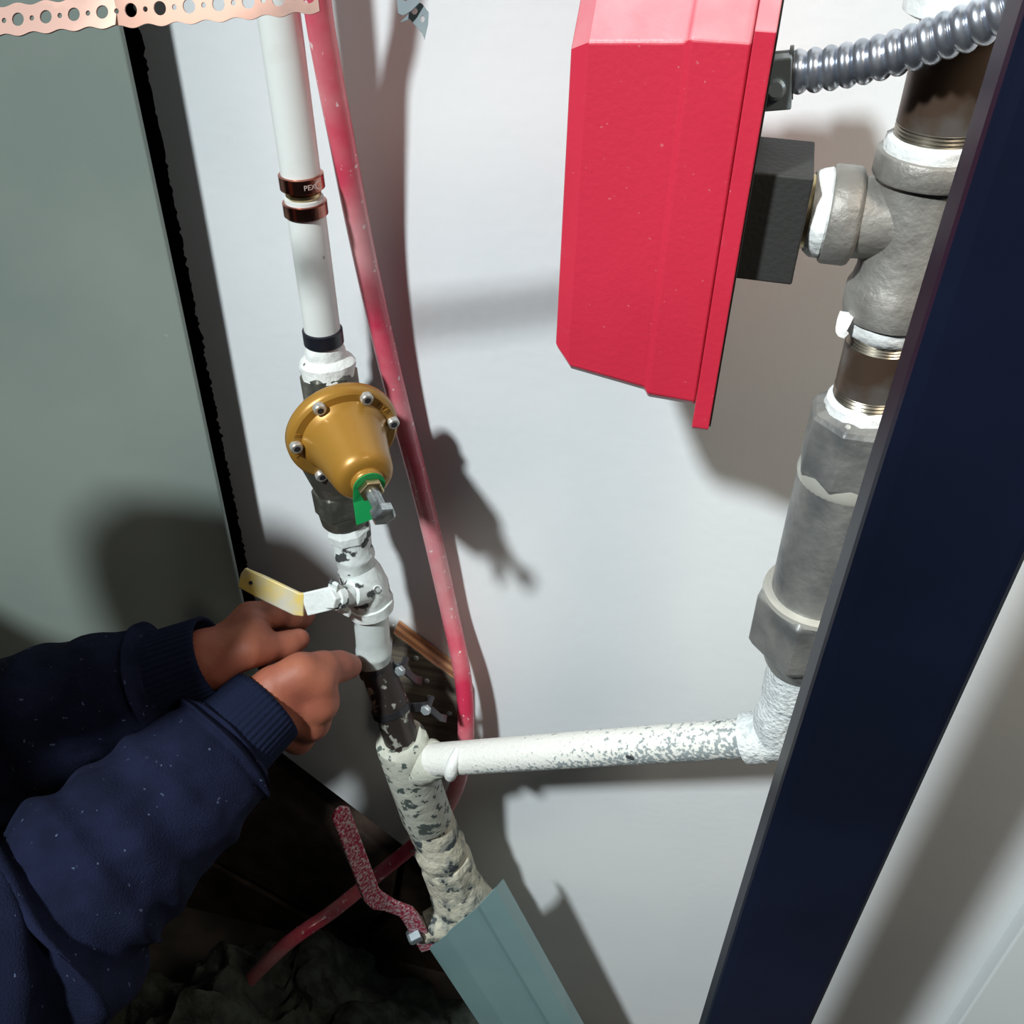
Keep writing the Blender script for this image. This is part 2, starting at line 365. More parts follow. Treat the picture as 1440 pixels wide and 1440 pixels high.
# greenish board standing a few centimetres in front of the wall on the left, turned towards the room
pe = Vector((-0.447, -0.046, 0)); ang = math.radians(25); pdir = Vector((-math.cos(ang), -math.sin(ang), 0)); pn = Vector((-math.sin(ang), math.cos(ang), 0))
zp = Vector((0, 0, 0.64))  # board stops short; the near-black cavity sheet below stands in for shade
g = G().slab([pe + zp, pe + pdir * 1.3 + zp, pe + pdir * 1.3 + Vector((0, 0, 2.45)), pe + Vector((0, 0, 2.45))], pn * 0.012)
struct(g.o('wall_left', 'greenboard', smooth=False, bevel=0.002))
g = G().slab([Vector((-2.2, -2.4, 0)), Vector((1.4, -2.4, 0)), Vector((1.4, 0.15, 0)), Vector((-2.2, 0.15, 0))], (0, 0, -0.05))
struct(g.o('floor', 'concrete', smooth=False))
# white door casing on the right
g = G(); g.box((0.55, -0.0135, 1.225), (0.115, 0, 0), (0, 0.0125, 0), (0, 0, 1.224)); g.box((0.60, -0.034, 1.225), (0.065, 0, 0), (0, 0.008, 0), (0, 0, 1.224))
struct(g.o('trim_1', 'trim_white', smooth=False, bevel=0.003))

# ------------------------------------------------------------------ left riser, from the top down
def seg_pts(pts): return [at(*p) for p in pts]
def frac(p0, p1, rows):
    """rows of (pixel y, radius) along a straight run p0-p1 given as (px,py,Y)"""
    return None
def stack(name, mat_, parent, rows, seg=40, jitter=0.0, freq=60, **k):
    """surface of revolution whose axis runs through rows of (px, py, Y, radius): one mesh"""
    P = [at(r[0], r[1], r[2]) for r in rows]
    d = (P[-1] - P[0]).normalized(); x, y, _ = basis(d, (0, -1, 0)); v = []; f = []
    for p, r in zip(P, rows):
        for i in range(seg):
            a = 2 * math.pi * i / seg; e = x * math.cos(a) + y * math.sin(a); q = p + e * r[3]
            if jitter: q += e * (noise.noise(q * freq) * jitter)
            v.append(q)
    n = len(rows)
    for kk in range(n - 1):
        for i in range(seg):
            j = (i + 1) % seg; f.append((kk * seg + i, kk * seg + j, (kk + 1) * seg + j, (kk + 1) * seg + i))
    f.append(tuple(range(seg - 1, -1, -1))); f.append(tuple((n - 1) * seg + i for i in range(seg)))
    return obj(name, v, f, mat_, parent, **k)

YP = -0.07
def axp(y):
    """centre of the plastic riser at pixel row y"""
    return (389 + (y - 0) * 0.1385, y, YP)
def R4(y, r): return (*axp(y), r)
t = thing('plastic_pipe', at(*axp(480)), 'white plastic water pipe with two copper crimp rings above the bronze regulator', 'pipe')
_a = at(*axp(0)); _b = at(*axp(260)); _c = _a + (_a - _b) * ((2.4 - _a.z) / (_a - _b).z)
G().lathe(_c, at(*axp(-140)), [(0, .0143), (1, .0143)]).o('tube', 'pex_white', t)
stack('tube', 'pex_white', t, [R4(-150, .0143), R4(100, .0143), R4(262, .0143)])
stack('tube', 'pex_white', t, [R4(277, .0143), R4(380, .0143), R4(486, .0143)])
stack('coupling', 'brass', t, [R4(250, .0105), R4(268, .0105), R4(269, .0130), R4(273, .0130), R4(274, .0112), R4(290, .0112)])
def ring(y0, y1, r, m_):
    return stack('crimp_ring', m_, t, [R4(y0, r - .0012), R4(y0 + 1.2, r), R4(y1 - 1.2, r), R4(y1, r - .0012), R4(y1, r - .002), R4(y0, r - .002), R4(y0, r - .0012)][:4])
r1 = ring(243, 264, .0163, 'copper'); r2 = ring(282, 301, .0163, 'copper'); ring(462, 482, .0160, 'black_ring')
# stamped letters wrapped on the upper ring
pc = at(*axp(254)); ax_, ay_, ad_ = basis((at(*axp(300)) - at(*axp(200))), (0, -1, 0))
def wrap(u0, rr):
    def fn(c):
        a = (c.x + u0) / rr
        return pc + (ax_ * math.cos(a) + ay_ * math.sin(a)) * (rr + c.z) - ad_ * c.y
    return fn
# which way round the ring runs to the right in the picture
sgn = 1 if (ay_.dot(RGT) > 0) else -1
def wrap_s(u0, rr):
    def fn(c):
        a = sgn * (c.x + u0) / rr
        return pc + (ax_ * math.cos(a) + ay_ * math.sin(a)) * (rr + 0.0002 + c.z) - ad_ * c.y
    return fn
text_mesh('stamped_letters', 'PEX', 0.0052, 0.00006, 'stamp', wrap_s(0.0125, .0163), r1)
text_mesh('stamped_letters', 'C', 0.0090, 0.00006, 'stamp', wrap_s(0.0195, .0163), r1)

# --- pressure regulator
F0 = at(481, 606, -0.10); T0 = atz(521, 687, F0.z - 0.008)
ad = (T0 - F0).normalized(); AL = (T0 - F0).length
t = thing('pressure_regulator', at(478, 640, -0.08), 'bronze coloured bell shaped water pressure regulator with green tag', 'regulator')
# waterway behind the flange: vertical body with hex unions above and below
stack('union_nut', 'paint_thick', t, [(456, 484, -.07, .0145), (457, 492, -.07, .0165), (458, 500, -.07, .0165), (459, 503, -.07, .0195), (460, 508, -.07, .0225), (461, 516, -.07, .0228), (462, 526, -.072, .0215)], seg=28, jitter=.0015, freq=130)
stack('hex_collar', 'bronze_dark', t, [(461, 519, -.072, .0215), (462, 524, -.072, .0240), (467, 556, -.075, .0240), (468, 560, -.075, .0215)], seg=6, smooth=False, bevel=.0015)
stack('body', 'bronze_dark', t, [(467, 552, -.075, .019), (470, 575, -.08, .030), (476, 610, -.083, .037), (480, 650, -.083, .034), (481, 690, -.082, .022), (483, 702, -.082, .020)], jitter=.001)
g = G().lathe(F0 - ad * .045, F0, [(0, .018), (.3, .026), (.6, .030), (.85, .034), (1, .042)], seg=48); g.o('diaphragm_case', 'bronze_dark', t)
stack('hex_collar', 'bronze_dark', t, [(476, 678, -.083, .0215), (477, 684, -.083, .0250), (482, 712, -.083, .0250), (484, 722, -.083, .0205)], seg=6, smooth=False, bevel=.0015)
stack('union_nut', 'bronze_dark', t, [(483, 716, -.083, .0225), (486, 730, -.084, .0215), (487, 734, -.084, .0195)], seg=36)
fl = G().lathe(F0 - ad * .004, F0 + ad * .0085, [(0, .0452), (.15, .0464), (.55, .0464), (.8, .0455), (.9, .0440), (1, .0425)], seg=64).o('flange', 'bronze_paint', t)
# bell shaped bonnet, a lathe along the axis
BL = AL
prof = [(0.0, .0360), (.03, .0352), (.07, .0332), (.13, .0320), (.30, .0298), (.50, .0274), (.68, .0254), (.78, .0243), (.84, .0230), (.885, .0208), (.91, .0182), (.918, .0150), (.922, .0132), (.96, .0128), (.99, .0122), (1.0, .0105)]
bon = G().lathe(F0 + ad * .0080, F0 + ad * (BL - .004), prof, seg=56).o('bonnet', 'bronze_paint', t, angle=60)
gx, gy, _ = basis(ad, (0, 0, 1))
right_sign = 1 if gy.dot(RGT) > 0 else -1
def polar(a, r, h):            # a: clock angle in degrees, 0 = up in the picture, clockwise
    A = math.radians(a); return F0 + gx * (math.cos(A) * r) + gy * (right_sign * math.sin(A) * r) + ad * h
for a in (-28, 28, 83, 138, 180, -146, -86):
    if a in (180,): continue
    c0 = polar(a, .0405, .0075)
    s_ = G().lathe(c0, c0 + ad * .0052, [(0, .0052), (.8, .0052), (1, .0044)], seg=20).o('cap_screw', 'screw_steel', t)
    G().lathe(c0 + ad * .0050, c0 + ad * .0055, [(0, .0028), (1, .0028)], seg=6).o('hex_socket', 'dark_socket', s_, smooth=False)
def emb(a, r):
    A = math.radians(a); e = gx * math.cos(A) + gy * (right_sign * math.sin(A)); tg = gx * (-math.sin(A)) + gy * (right_sign * math.cos(A))
    def fn(c): return F0 + e * (r + c.y) + tg * c.x + ad * (.0086 + c.z)
    return fn
for ch, a in (('I', 49), ('Y', 56), ('B', 63)):
    text_mesh('raised_letter', ch, .0062, .0004, 'bronze_paint', emb(a, .0395), fl)
for ch, a in (('8', -71), ('T', -101)):
    text_mesh('raised_letter', ch, .0060, .0004, 'bronze_paint', emb(a, .0395), fl)
# green washer tag, brass lock nut, adjusting bolt
B0 = F0 + ad * (BL - .004)
tagpts = []
ring_o = [(math.cos(i / 40 * 2 * math.pi) * .0125, math.sin(i / 40 * 2 * math.pi) * .0125) for i in range(41)]
outl = []
for i in range(0, 33):
    a = math.radians(-150 + i * 285 / 32)
    outl.append((math.cos(a) * .0128, math.sin(a) * .0128))
outl = [(math.cos(math.radians(q)) * .0128, math.sin(math.radians(q)) * .0128) for q in range(-60, 181, 8)] + [(-.0138, -.012), (-.0150, -.029), (.004, -.027), (.002, -.012)]
hole = [(math.cos(i / 24 * 2 * math.pi) * .0072, math.sin(i / 24 * 2 * math.pi) * .0072) for i in range(24)]
def tagm(c):
    bend = max(0.0, -c.y - .010)
    return B0 + gy * (right_sign * c.x) + gx * (c.y + bend * .10) + ad * (.0012 + c.z + bend * 0.55)
curve_mesh('washer_tag', [outl, hole], .0006, 'green_tag', tagm, t)
G().lathe(B0 + ad * .002, B0 + ad * .0090, [(0, .0092), (.1, .0102), (.85, .0102), (1, .0088)], seg=6, rot=.3).o('lock_nut', 'brass', t, smooth=False, bevel=.0006)
bd = (ad + Vector((0.05, 0, -0.16))).normalized()
bolt = G().lathe(B0 + ad * .006, B0 + ad * .006 + bd * .021, [(0, .0052), (.15, .0056), (1, .0056)], seg=24).o('adjusting_bolt', 'chrome', t)
b1 = B0 + ad * .006 + bd * .020
G().lathe(b1, b1 + bd * .0085, [(0, .0092), (.06, .0100), (.85, .0100), (1, .0088)], seg=6, rot=.2).o('bolt_head', 'chrome', bolt, smooth=False, bevel=.0006)

# --- upper ball valve, painted over, yellow lever
YV = -0.086
t = thing('ball_valve', at(524, 930, -.095), 'white painted ball valve with yellow lever above the hands', 'valve')
stack('end_cap', 'paint_chipped', t, [(487, 733, YV, .0175), (490, 742, YV, .0205), (493, 752, YV, .0205), (494, 755, YV, .0175)], seg=8, smooth=False, bevel=.001)
stack('neck', 'paint_chipped', t, [(494, 752, YV, .0172), (497, 772, YV, .0172), (498, 776, YV, .0185), (499, 780, YV, .0185), (499.5, 783, YV, .0172), (502, 800, YV, .0180)], jitter=.0006, freq=160)
stack('body', 'paint_chipped', t, [(502, 794, YV, .0175), (507, 806, YV, .0200), (514, 822, YV, .0215), (517, 835, YV, .0215), (519, 843, YV, .0208), (519.5, 844, YV, .0225), (522, 856, YV, .0225), (522.5, 858, YV, .0195), (523, 862, YV, .0172)], jitter=.0010, freq=120)
stack('tail_pipe', 'paint_pale', t, [(521, 858, YV, .0168), (524, 895, -.09, .0168), (525, 911, -.09, .0168), (525.3, 913, -.09, .0178), (525.6, 917, -.09, .0178), (526, 919, -.09, .0168), (528, 938, -.092, .0155)], jitter=.0005)
sb = at(512, 831, YV - .012); se = at(470, 841, -.128)
G().lathe(sb, se, [(0, .0125), (.45, .0120), (.5, .0098), (.8, .0095), (.82, .0118), (1, .0112)], seg=24, jitter=.0008, freq=150).o('stem_boss', 'paint_chipped', t)
sd = (se - sb).normalized()
G().lathe(se - sd * .002, se + sd * .0075, [(0, .0098), (.9, .0098), (1, .0085)], seg=6).o('stem_nut', 'paint_chipped', t, smooth=False, bevel=.0007)
lv = [at(482, 838, -.1265), at(462, 842, -.1300), at(441, 847, -.1340), at(428, 850, -.1360), at(418, 849, -.1370), at(395, 838, -.1350), at(368, 825, -.1320), at(347, 815, -.1300), at(341, 812, -.1295), at(338.5, 811, -.1293)]
def lw(tt): return .019 if tt < .5 else (.0175 if tt < .85 else .0165 * math.sqrt(max(0.05, 1 - ((tt - .85) / .15) ** 2)) + .001)
wd = Vector((0.10, 0.42, 0.90)).normalized()
lev = G().bar(lv[3:], wd, lambda tt: .0225 if tt < .6 else (.0205 if tt < .84 else .0205 * math.sqrt(max(.06, 1 - ((tt - .84) / .17) ** 2))), .0042).o('lever', 'lever_yellow', t, bevel=.0012)
G().bar(lv[:4], wd, .0215, .0036).o('lever_root', 'paint_chipped', lev, bevel=.001)
hc = lv[7] + (lv[6] - lv[7]) * .35; G().lathe(hc + Vector((0, -.0026, .0012)), hc + Vector((0, .002, -.001)), [(0, .0018), (1, .0018)], seg=12).o('lever_hole', 'dark_socket', lev)
st = at(462, 826, -.128); G().box(at(468, 828, -.125), Vector((.005, -.002, 0)), Vector((0, .002, 0)), Vector((.002, 0, .009))).o('stop_tab', 'paint_chipped', t, smooth=False, bevel=.001)
G().box(at(481, 857, -.118), Vector((.009, -.003, 0)), Vector((0, .003, 0)), Vector((0, 0, .0035))).o('stop_tab', 'paint_chipped', t, smooth=False, bevel=.0012)
# cast mark on the side of the valve body
cm = at(533, 829, -.108); cmn = (CAM - cm).normalized(); G()
gg = G(); cx, cy, _ = basis(cmn)
gg.sweep([at(531, 829, YV) + (CAM - at(531, 829, YV)).normalized() * .0195 + (cx * math.cos(a) + cy * math.sin(a)) * .0036 for a in [i / 16 * 2 * math.pi for i in range(17)]], .0006, seg=6)
gg.o('cast_mark', 'paint_chipped', t)

# --- bare dark pipe between the two clamps
t = thing('steel_nipple', at(558, 1035, -.11), 'dark bare steel pipe length with flaking paint held by two clamps', 'pipe')
stack('tube', 'steel_black', t, [(528, 934, -.092, .0168), (537, 955, -.097, .0172), (547, 985, -.105, .0176), (549, 992, -.106, .0186), (553, 1002, -.108, .0186), (554, 1006, -.109, .0176), (566, 1045, -.118, .0178)], jitter=.0008, freq=130)
def clamp(y0, y1, x, Y, r, bx, by, bY, lab):
    c = thing('pipe_clamp', at(x, (y0 + y1) / 2, Y), lab, 'clamp')
    d = (at(560, 1030, -.115) - at(528, 938, -.092)).normalized(); cc = at(x, (y0 + y1) / 2, Y); hh = .0042
    G().lathe(cc - d * hh, cc + d * hh, [(0, r), (.1, r + .0014), (.9, r + .0014), (1, r)], seg=36).o('band', 'steel_plain', c)
    b0 = at(bx, by, bY); e0 = cc + (b0 - cc).normalized() * (r * .9)
    G().bar([e0, e0.lerp(b0, .5), b0], d, .0095, .0024).o('ear', 'steel_plain', c, bevel=.0006)
    bb = G().lathe(b0 + Vector((0, .012, 0)), b0 + Vector((0, -.006, 0)), [(0, .0032), (1, .0032)], seg=16).o('bolt', 'steel_plain', c)
    G().lathe(b0 + Vector((0, -.004, .0)), b0 + Vector((-.001, -.009, .002)), [(0, .0055), (.8, .0055), (1, .0045)], seg=6).o('bolt_head', 'zinc', bb, smooth=False, bevel=.0005)
    G().bar([b0 + Vector((.002, 0, -.004)), b0 + Vector((.010, .006, -.022)), b0 + Vector((.012, .02, -.040))], (0, 1, 0), .008, .0022).o('bracket_leg', 'steel_plain', c, bevel=.0005)
clamp(936, 946, 530, -.093, .0170, 566, 938, -.085, 'dark pipe clamp at the thumb tip, upper of two')
clamp(994, 1000, 550, -.107, .0186, 602, 993, -.090, 'dark pipe clamp with bolt just above the tee, lower of two')

# --- plywood backing board
t = thing('plywood_board', at(600, 1000, -.004), 'small slanting plywood board on the wall behind the clamps', 'board')
pp = [at(553, 890, -.021), at(649, 962, -.021), at(653, 1085, -.021), at(545, 1010, -.021)]
G().slab([p + Vector((0, .0003, 0)) for p in pp], (0, .0195, 0)).o('plies', 'plywood', t, smooth=False)
G().slab(pp, (0, -.0016, 0)).o('face_veneer', 'plywood_face', t, smooth=False)
for px, py in ((600, 957), (604, 980), (585, 925), (632, 1003)):
    c = at(px, py, -.0230); G().lathe(c, c + Vector((0, -.002, 0)), [(0, .0034), (.6, .003), (1, .0015)], seg=14).o('screw', 'zinc', t)
for px, py in ((553, 880), (562, 891), (577, 903), (592, 915)):
    c = at(px, py, -.012); G().ball(c, .0016, 8).o('staple', 'screw_steel', t)

# --- tee and horizontal branch
t = thing('pipe_tee', at(600, 1160, -.13), 'cream painted chipped pipe tee where the horizontal pipe branches off', 'pipe fitting')
stack('body', 'cream_chipped', t, [(563, 1036, -.117, .0215), (564, 1040, -.117, .0262), (567, 1048, -.117, .0272), (578, 1082, -.113, .0272), (588, 1112, -.106, .0275), (599, 1144, -.098, .0284), (601, 1150, -.097, .0272), (601.5, 1151, -.097, .020)], jitter=.0012, freq=70)
hA = at(600, 1069, -.122); hB = at(1100, 1034, -.150); hd = (hB - hA).normalized()
G().lathe(at(578, 1076, -.114), at(613, 1068, -.1225), [(0, .0235), (.55, .0232), (.62, .0222), (.9, .0212), (1, .0185)], seg=36, jitter=.001, freq=80).o('branch_socket', 'cream_chipped', t)
t = thing('branch_pipe', hA, 'long white painted horizontal pipe from the tee to the right riser', 'pipe')
n = 40; pts = [hA.lerp(hB, k / n) for k in range(n + 1)]
G().sweep(pts, .0170, seg=36).o('tube', 'paint_oversprayed', t)
dr = at(650, 1052, -.146)
ctr = hA.lerp(hB, (650 - 600) / 500); dp = []
for q in range(9):
    A = math.radians(80 - 150 * q / 8); dp.append(ctr + hd * (.004 - .008 * q / 8) + Vector((0, -math.cos(A), math.sin(A))) * .0182)
G().sweep(spline(dp, 4), lambda q: .0036 + .0030 * math.sin(min(1, q * 1.25) * 2.6), seg=14).o('paint_drip', 'paint_thick', t)

# --- lower fittings: coupling, valve body, red lever
YL = -.092
t = thing('lower_valve', at(668, 1300, YL), 'crusted cream painted valve with red lever at the foot of the riser', 'valve')
stack('union', 'cream_crust', t, [(601, 1148, YL, .0250), (604, 1152, YL, .0275), (611, 1170, YL, .0275), (616, 1183, YL, .0270), (618, 1188, YL, .0302), (622, 1200, YL, .0302), (623, 1203, YL, .0285), (626, 1208, YL, .0282)], seg=48, jitter=.0022, freq=65)
stack('hex_nut', 'cream_crust', t, [(625, 1204, YL, .0300), (627, 1210, YL, .0325), (637, 1238, YL, .0325), (639, 1243, YL, .0300)], seg=8, smooth=False, bevel=.0015)
stack('valve_body', 'cream_crust', t, [(637, 1236, YL, .030), (642, 1250, YL, .0345), (652, 1272, YL, .0385), (664, 1300, YL, .0380), (676, 1328, YL, .033), (690, 1360, YL, .028)], seg=48, jitter=.003, freq=55)
s0 = at(648, 1282, YL - .01); s1 = at(588, 1312, -0.136)
G().lathe(s0, s1, [(0, .024), (.35, .0225), (.6, .0205), (.75, .0195), (.78, .0165), (.92, .0165), (.93, .013), (1, .012)], seg=32, jitter=.0014, freq=80).o('stem_boss', 'cream_crust', t)
l2 = [at(603, 1334, -0.134), at(590, 1312, -0.142), at(578, 1290, -0.148), at(570, 1281, -0.152), at(548, 1273, -0.160), at(532, 1267, -0.168), at(522, 1258, -0.172), at(512, 1232, -0.172), at(498, 1195, -0.172), at(484, 1158, -0.172), at(478, 1143, -0.172), at(475, 1137, -0.172)]
def lw2(tt): return .0205 if tt < .3 else (.0215 if tt < .9 else .0215 * math.sqrt(max(.08, 1 - ((tt - .9) / .105) ** 2)))
wd2 = lambda tt: Vector((-.45, -.75, -.15)) if tt > .4 else Vector((-.75, -.35, -.15))
lv2 = G().bar(l2, wd2, lw2, .0050).o('lever', 'lever_red', t, bevel=.0015)
nc = at(580, 1317, -0.150); nd = (s1 - s0).normalized()
G().lathe(nc - nd * .010, nc + nd * .006, [(0, .0095), (.8, .0095), (1, .0075)], seg=6).o('stem_nut', 'zinc', t, smooth=False, bevel=.001)

# --- galvanised sheet channel boxed around the foot of the riser
cA = at(602, 1334, -0.149); cB = at(652, 1288, -0.154); cC = at(704, 1242, -0.114)
cd_ = (at(745, 1440, -0.114) - at(652, 1288, -0.114)).normalized()
Lc = 0.36
t = thing('metal_channel', at(690, 1400, -0.114), 'bluish galvanised sheet metal channel below the lower valve', 'channel')
foot = Vector((0, 0, 0))
def chan(poly, off, nm, parent):
    return None
def sheet(pts, nm, parent, th=.0012, L0=0.0, L1=Lc, m_='galvanised'):
    top_ = [p + cd_ * L0 for p in pts]; v = []; n_ = len(pts); f = []
    xx = [(pts[min(i + 1, n_ - 1)] - pts[max(i - 1, 0)]).normalized().cross(cd_).normalized() * th for i in range(n_)]
    for k in range(2):
        for i in range(n_):
            b = pts[i] + cd_ * (L0 if k == 0 else L1); v.append(b); 
        for i in range(n_):
            b = pts[i] + cd_ * (L0 if k == 0 else L1) + xx[i]; v.append(b)
    a, b_, c_, d_ = 0, n_, 2 * n_, 3 * n_
    for i in range(n_ - 1):
        f += [(a + i, a + i + 1, c_ + i + 1, c_ + i), (b_ + i, d_ + i, d_ + i + 1, b_ + i + 1), (a + i, b_ + i, b_ + i + 1, a + i + 1), (c_ + i, c_ + i + 1, d_ + i + 1, d_ + i)]
    f += [(a, c_, d_, b_), (a + n_ - 1, b_ + n_ - 1, d_ + n_ - 1, c_ + n_ - 1)]
    return obj(nm, v, f, m_, parent, smooth=False)
q0 = at(596, 1322, -0.0960); q1 = at(603, 1333, -0.1360); q2 = at(628, 1315, -0.1420); q2b = at(632, 1309, -0.1390); q3 = at(671, 1277, -0.1360); q3b = at(674, 1273, -0.1410); q4 = at(697, 1249, -0.1320); q5 = at(708, 1236, -0.1010)
sheet([q0, q1], 'side_flange', t)
sheet([q1, q2, q2b, q3], 'web', t)
sheet([q3, q3b, q4], 'lap_seam', t, th=.0016)
sheet([q4, q5], 'side_flange', t)

# --- red tube looping down the wall
hp = [(443, -90, -.075), (446, 0, -.068), (462, 100, -.060), (481, 200, -.050), (500, 300, -.040), (521, 400, -.032), (544, 500, -.026), (566, 590, -.023), (590, 680, -.021), (612, 770, -.020), (632, 860, -.020), (649, 940, -.032), (655, 1000, -.040), (653, 1060, -.046), (640, 1112, -.042), (612, 1160, -.040), (578, 1192, -.046), (525, 1235, -.075), (470, 1280, -.11), (400, 1330, -.16), (330, 1400, -.17)]
hq = [at(*p) for p in hp]; hv = (hq[0] - hq[1]).normalized(); hq = [hq[0] + Vector((hv.x * .05 * k - .0, hv.y * .05 * k, hv.z * .075 * k * (1 + .12 * k))) for k in range(8, 0, -1)] + hq
hs = G().sweep(spline(hq, 10), .0093, seg=24).o('red_tube', 'hose_red', loc=at(400, 1330, -.16))
tag(hs, 'long red plastic water tube hanging down the white wall', 'tube')

# ------------------------------------------------------------------ right riser and flow switch
RA = at(1327, 150, -.150); RB = at(1110, 980, -.150); rdir = (RB - RA).normalized()
def proj_y(p):
    d = p - CAM; return 720 - FPX * d.dot(UPV) / d.dot(FWD)
def rz(y):
    a, b = -0.5, 1.5
    for _ in range(40):
        mdl = (a + b) / 2
        if proj_y(RA.lerp(RB, mdl)) < y: a = mdl
        else: b = mdl
    return RA.lerp(RB, a)
def rstack(name, mat_, parent, rows, seg=44, hint=(0, -1, 0), rot=0.0, jitter=0.0, freq=60, **k):
    p0 = rz(rows[0][0]); p1 = rz(rows[-1][0]); L = (p1 - p0).length
    prof = [((rz(y) - p0).length / L, r) for y, r in rows]
    return G().lathe(p0, p1, prof, seg=seg, hint=hint, rot=rot, jitter=jitter, freq=freq).o(name, mat_, parent, **k)
def threads(parent, y0, y1, n, r):
    rows = []
    for i in range(n):
        a = y0 + (y1 - y0) * i / n; b = y0 + (y1 - y0) * (i + .5) / n
        rows += [(a, r), (b, r + .0010)]
    rows.append((y1, r)); return rstack('thread', 'thread', parent, rows, angle=20)
# painted fitting at the very top, behind the conduit
t = thing('pipe_fitting', rz(20), 'white painted pipe fitting at the top edge above the silver conduit', 'pipe fitting')
rstack('collar', 'paint_thick', t, [(-160, .030), (-20, .030), (2, .0315), (16, .0315), (22, .028)], jitter=.0005)
_u = (RA - RB).normalized(); G().lathe(rz(-20) + _u * ((2.4 - rz(-20).z) / _u.z), rz(-20), [(0, .0215), (1, .0215)]).o('tube', 'paint_thick', t)
t = thing('pipe_nipple', rz(205), 'rusty brown steel pipe nipple above the grey tee', 'pipe')
rstack('tube', 'pipe_rust', t, [(10, .0215), (90, .0215), (176, .0215)])
threads(t, 172, 194, 4, .0207)
rstack('thread_tape', 'tape', t, [(191, .0215), (195, .0245), (206, .0252), (216, .0245), (218, .022)], jitter=.0012, freq=140)
t = thing('iron_tee', rz(440), 'grey cast iron tee on the right riser holding the flow switch', 'pipe fitting')
rstack('body', 'cast_iron', t, [(212, .0225), (213, .0275), (216, .0282), (244, .0282), (248, .0274), (251, .0240), (300, .0245), (380, .0245), (395, .0262), (404, .0280), (432, .0280), (441, .0270), (443, .0225)], jitter=.0005, freq=90)
brz = at(1130, 297, -.15); bz = Vector((0, -.15, brz.z))
def bx(x, dz=0, dy=0): return Vector((x, -.15 + dy, brz.z + dz))
G().lathe(bx(RA.x), bx(.0465), [(0, .0215), (.32, .0215), (.62, .0225), (.66, .0262), (.70, .0272), (.97, .0272), (1.0, .0262)], seg=44).o('branch_socket', 'cast_iron', t)
G().lathe(bx(.0475), bx(.037), [(0, .0235), (.2, .0248), (.6, .0245), (1, .0215)], seg=40, jitter=.0012, freq=140).o('thread_tape', 'tape', t)
t = thing('pipe_nipple', rz(560), 'short steel nipple with white tape between tee and check valve', 'pipe')
rstack('thread_tape', 'tape', t, [(436, .0225), (440, .0248), (452, .0250), (464, .0236), (468, .021)], jitter=.0016, freq=120)
threads(t, 466, 482, 4, .0207)
rstack('tube', 'pipe_rust', t, [(480, .0214), (545, .0214)])
threads(t, 543, 562, 4, .0207)
rstack('thread_tape', 'tape', t, [(558, .0212), (562, .0245), (571, .0252), (580, .0262), (584, .022)], jitter=.0012, freq=140)
# rag of loose tape hanging off the thread
rg = [at(1193, 440, -.163), at(1187, 452, -.168), at(1183, 466, -.170), at(1190, 472, -.17)]
G().bar(spline(rg, 4), (1, 0, .4), lambda q: .010 - .006 * q, .0012).o('loose_tape', 'tape', t)
t = thing('check_valve', rz(930), 'grey steel check valve body with hexagonal bushing on the right riser', 'valve')
rstack('octagon_end', 'cast_iron_worn', t, [(571, .0255), (577, .0318), (583, .0335), (655, .0342), (664, .0325)], seg=8, rot=.39, smooth=False, bevel=.001)
rstack('chamfer', 'iron_edge', t, [(652, .0315), (664, .0333), (672, .0322)], seg=48)
rstack('barrel', 'cast_iron_worn', t, [(664, .0325), (670, .0325), (838, .0328), (856, .0325)])
rstack('hex_bushing', 'cast_iron_worn', t, [(832, .0380), (838, .0430), (898, .0430), (906, .0395)], seg=6, rot=.30, smooth=False, bevel=.0018)
rstack('shoulder', 'iron_edge', t, [(829, .0345), (831, .0382), (836, .0388)], seg=48)
rstack('bushing_neck', 'cast_iron_worn', t, [(902, .034), (912, .031), (926, .027), (934, .0235)])
t = thing('pipe_elbow', rz(1000), 'frosty white painted elbow joining the horizontal pipe to the check valve', 'pipe fitting')
e0 = rz(926); e1 = rz(975); e2 = rz(1012); e3 = hB + (hB - hA).normalized() * -.030
path = spline([e0, rz(955), rz(985), rz(1012) + Vector((-.004, 0, .002)), hB + Vector((-.004, 0, 0.000)), hB - hd * .016, hB - hd * .032], 8)
G().sweep(path, lambda q: (.0228 if q < .30 else (.0205 if q < .82 else .0222)), seg=36, fn=lambda q, a, r, p: r + noise.noise(p * 200) * .0006).o('bend', 'frost', t)

# --- flow switch
t = thing('flow_switch', bx(-.055, -.10), 'red metal water flow switch box hanging on the iron tee', 'switch box')
YC = -.152
zb = 1.287                                     # underside of the cover where it meets the base
def sect(x, y0, y1, z0, z1, c, ct):
    """chamfered rectangle in the YZ plane; c side chamfer, ct chamfer of the upper edge"""
    return [Vector((x, y0 + c, z0)), Vector((x, y1 - c, z0)), Vector((x, y1, z0 + c)), Vector((x, y1, z1 - ct)), Vector((x, y1 - ct, z1)), Vector((x, y0 + ct, z1)), Vector((x, y0, z1 - ct)), Vector((x, y0, z0 + c))]
def loft(secs):
    g = G(); n = len(secs[0]); v = [p for s in secs for p in s]; f = []
    for k in range(len(secs) - 1):
        for i in range(n):
            j = (i + 1) % n; f.append((k * n + i, k * n + j, (k + 1) * n + j, (k + 1) * n + i))
    f.append(tuple(range(n - 1, -1, -1))); f.append(tuple((len(secs) - 1) * n + i for i in range(n)))
    return g.add(v, f)
yF, yB = -.201, -.103
ztop = 1.527
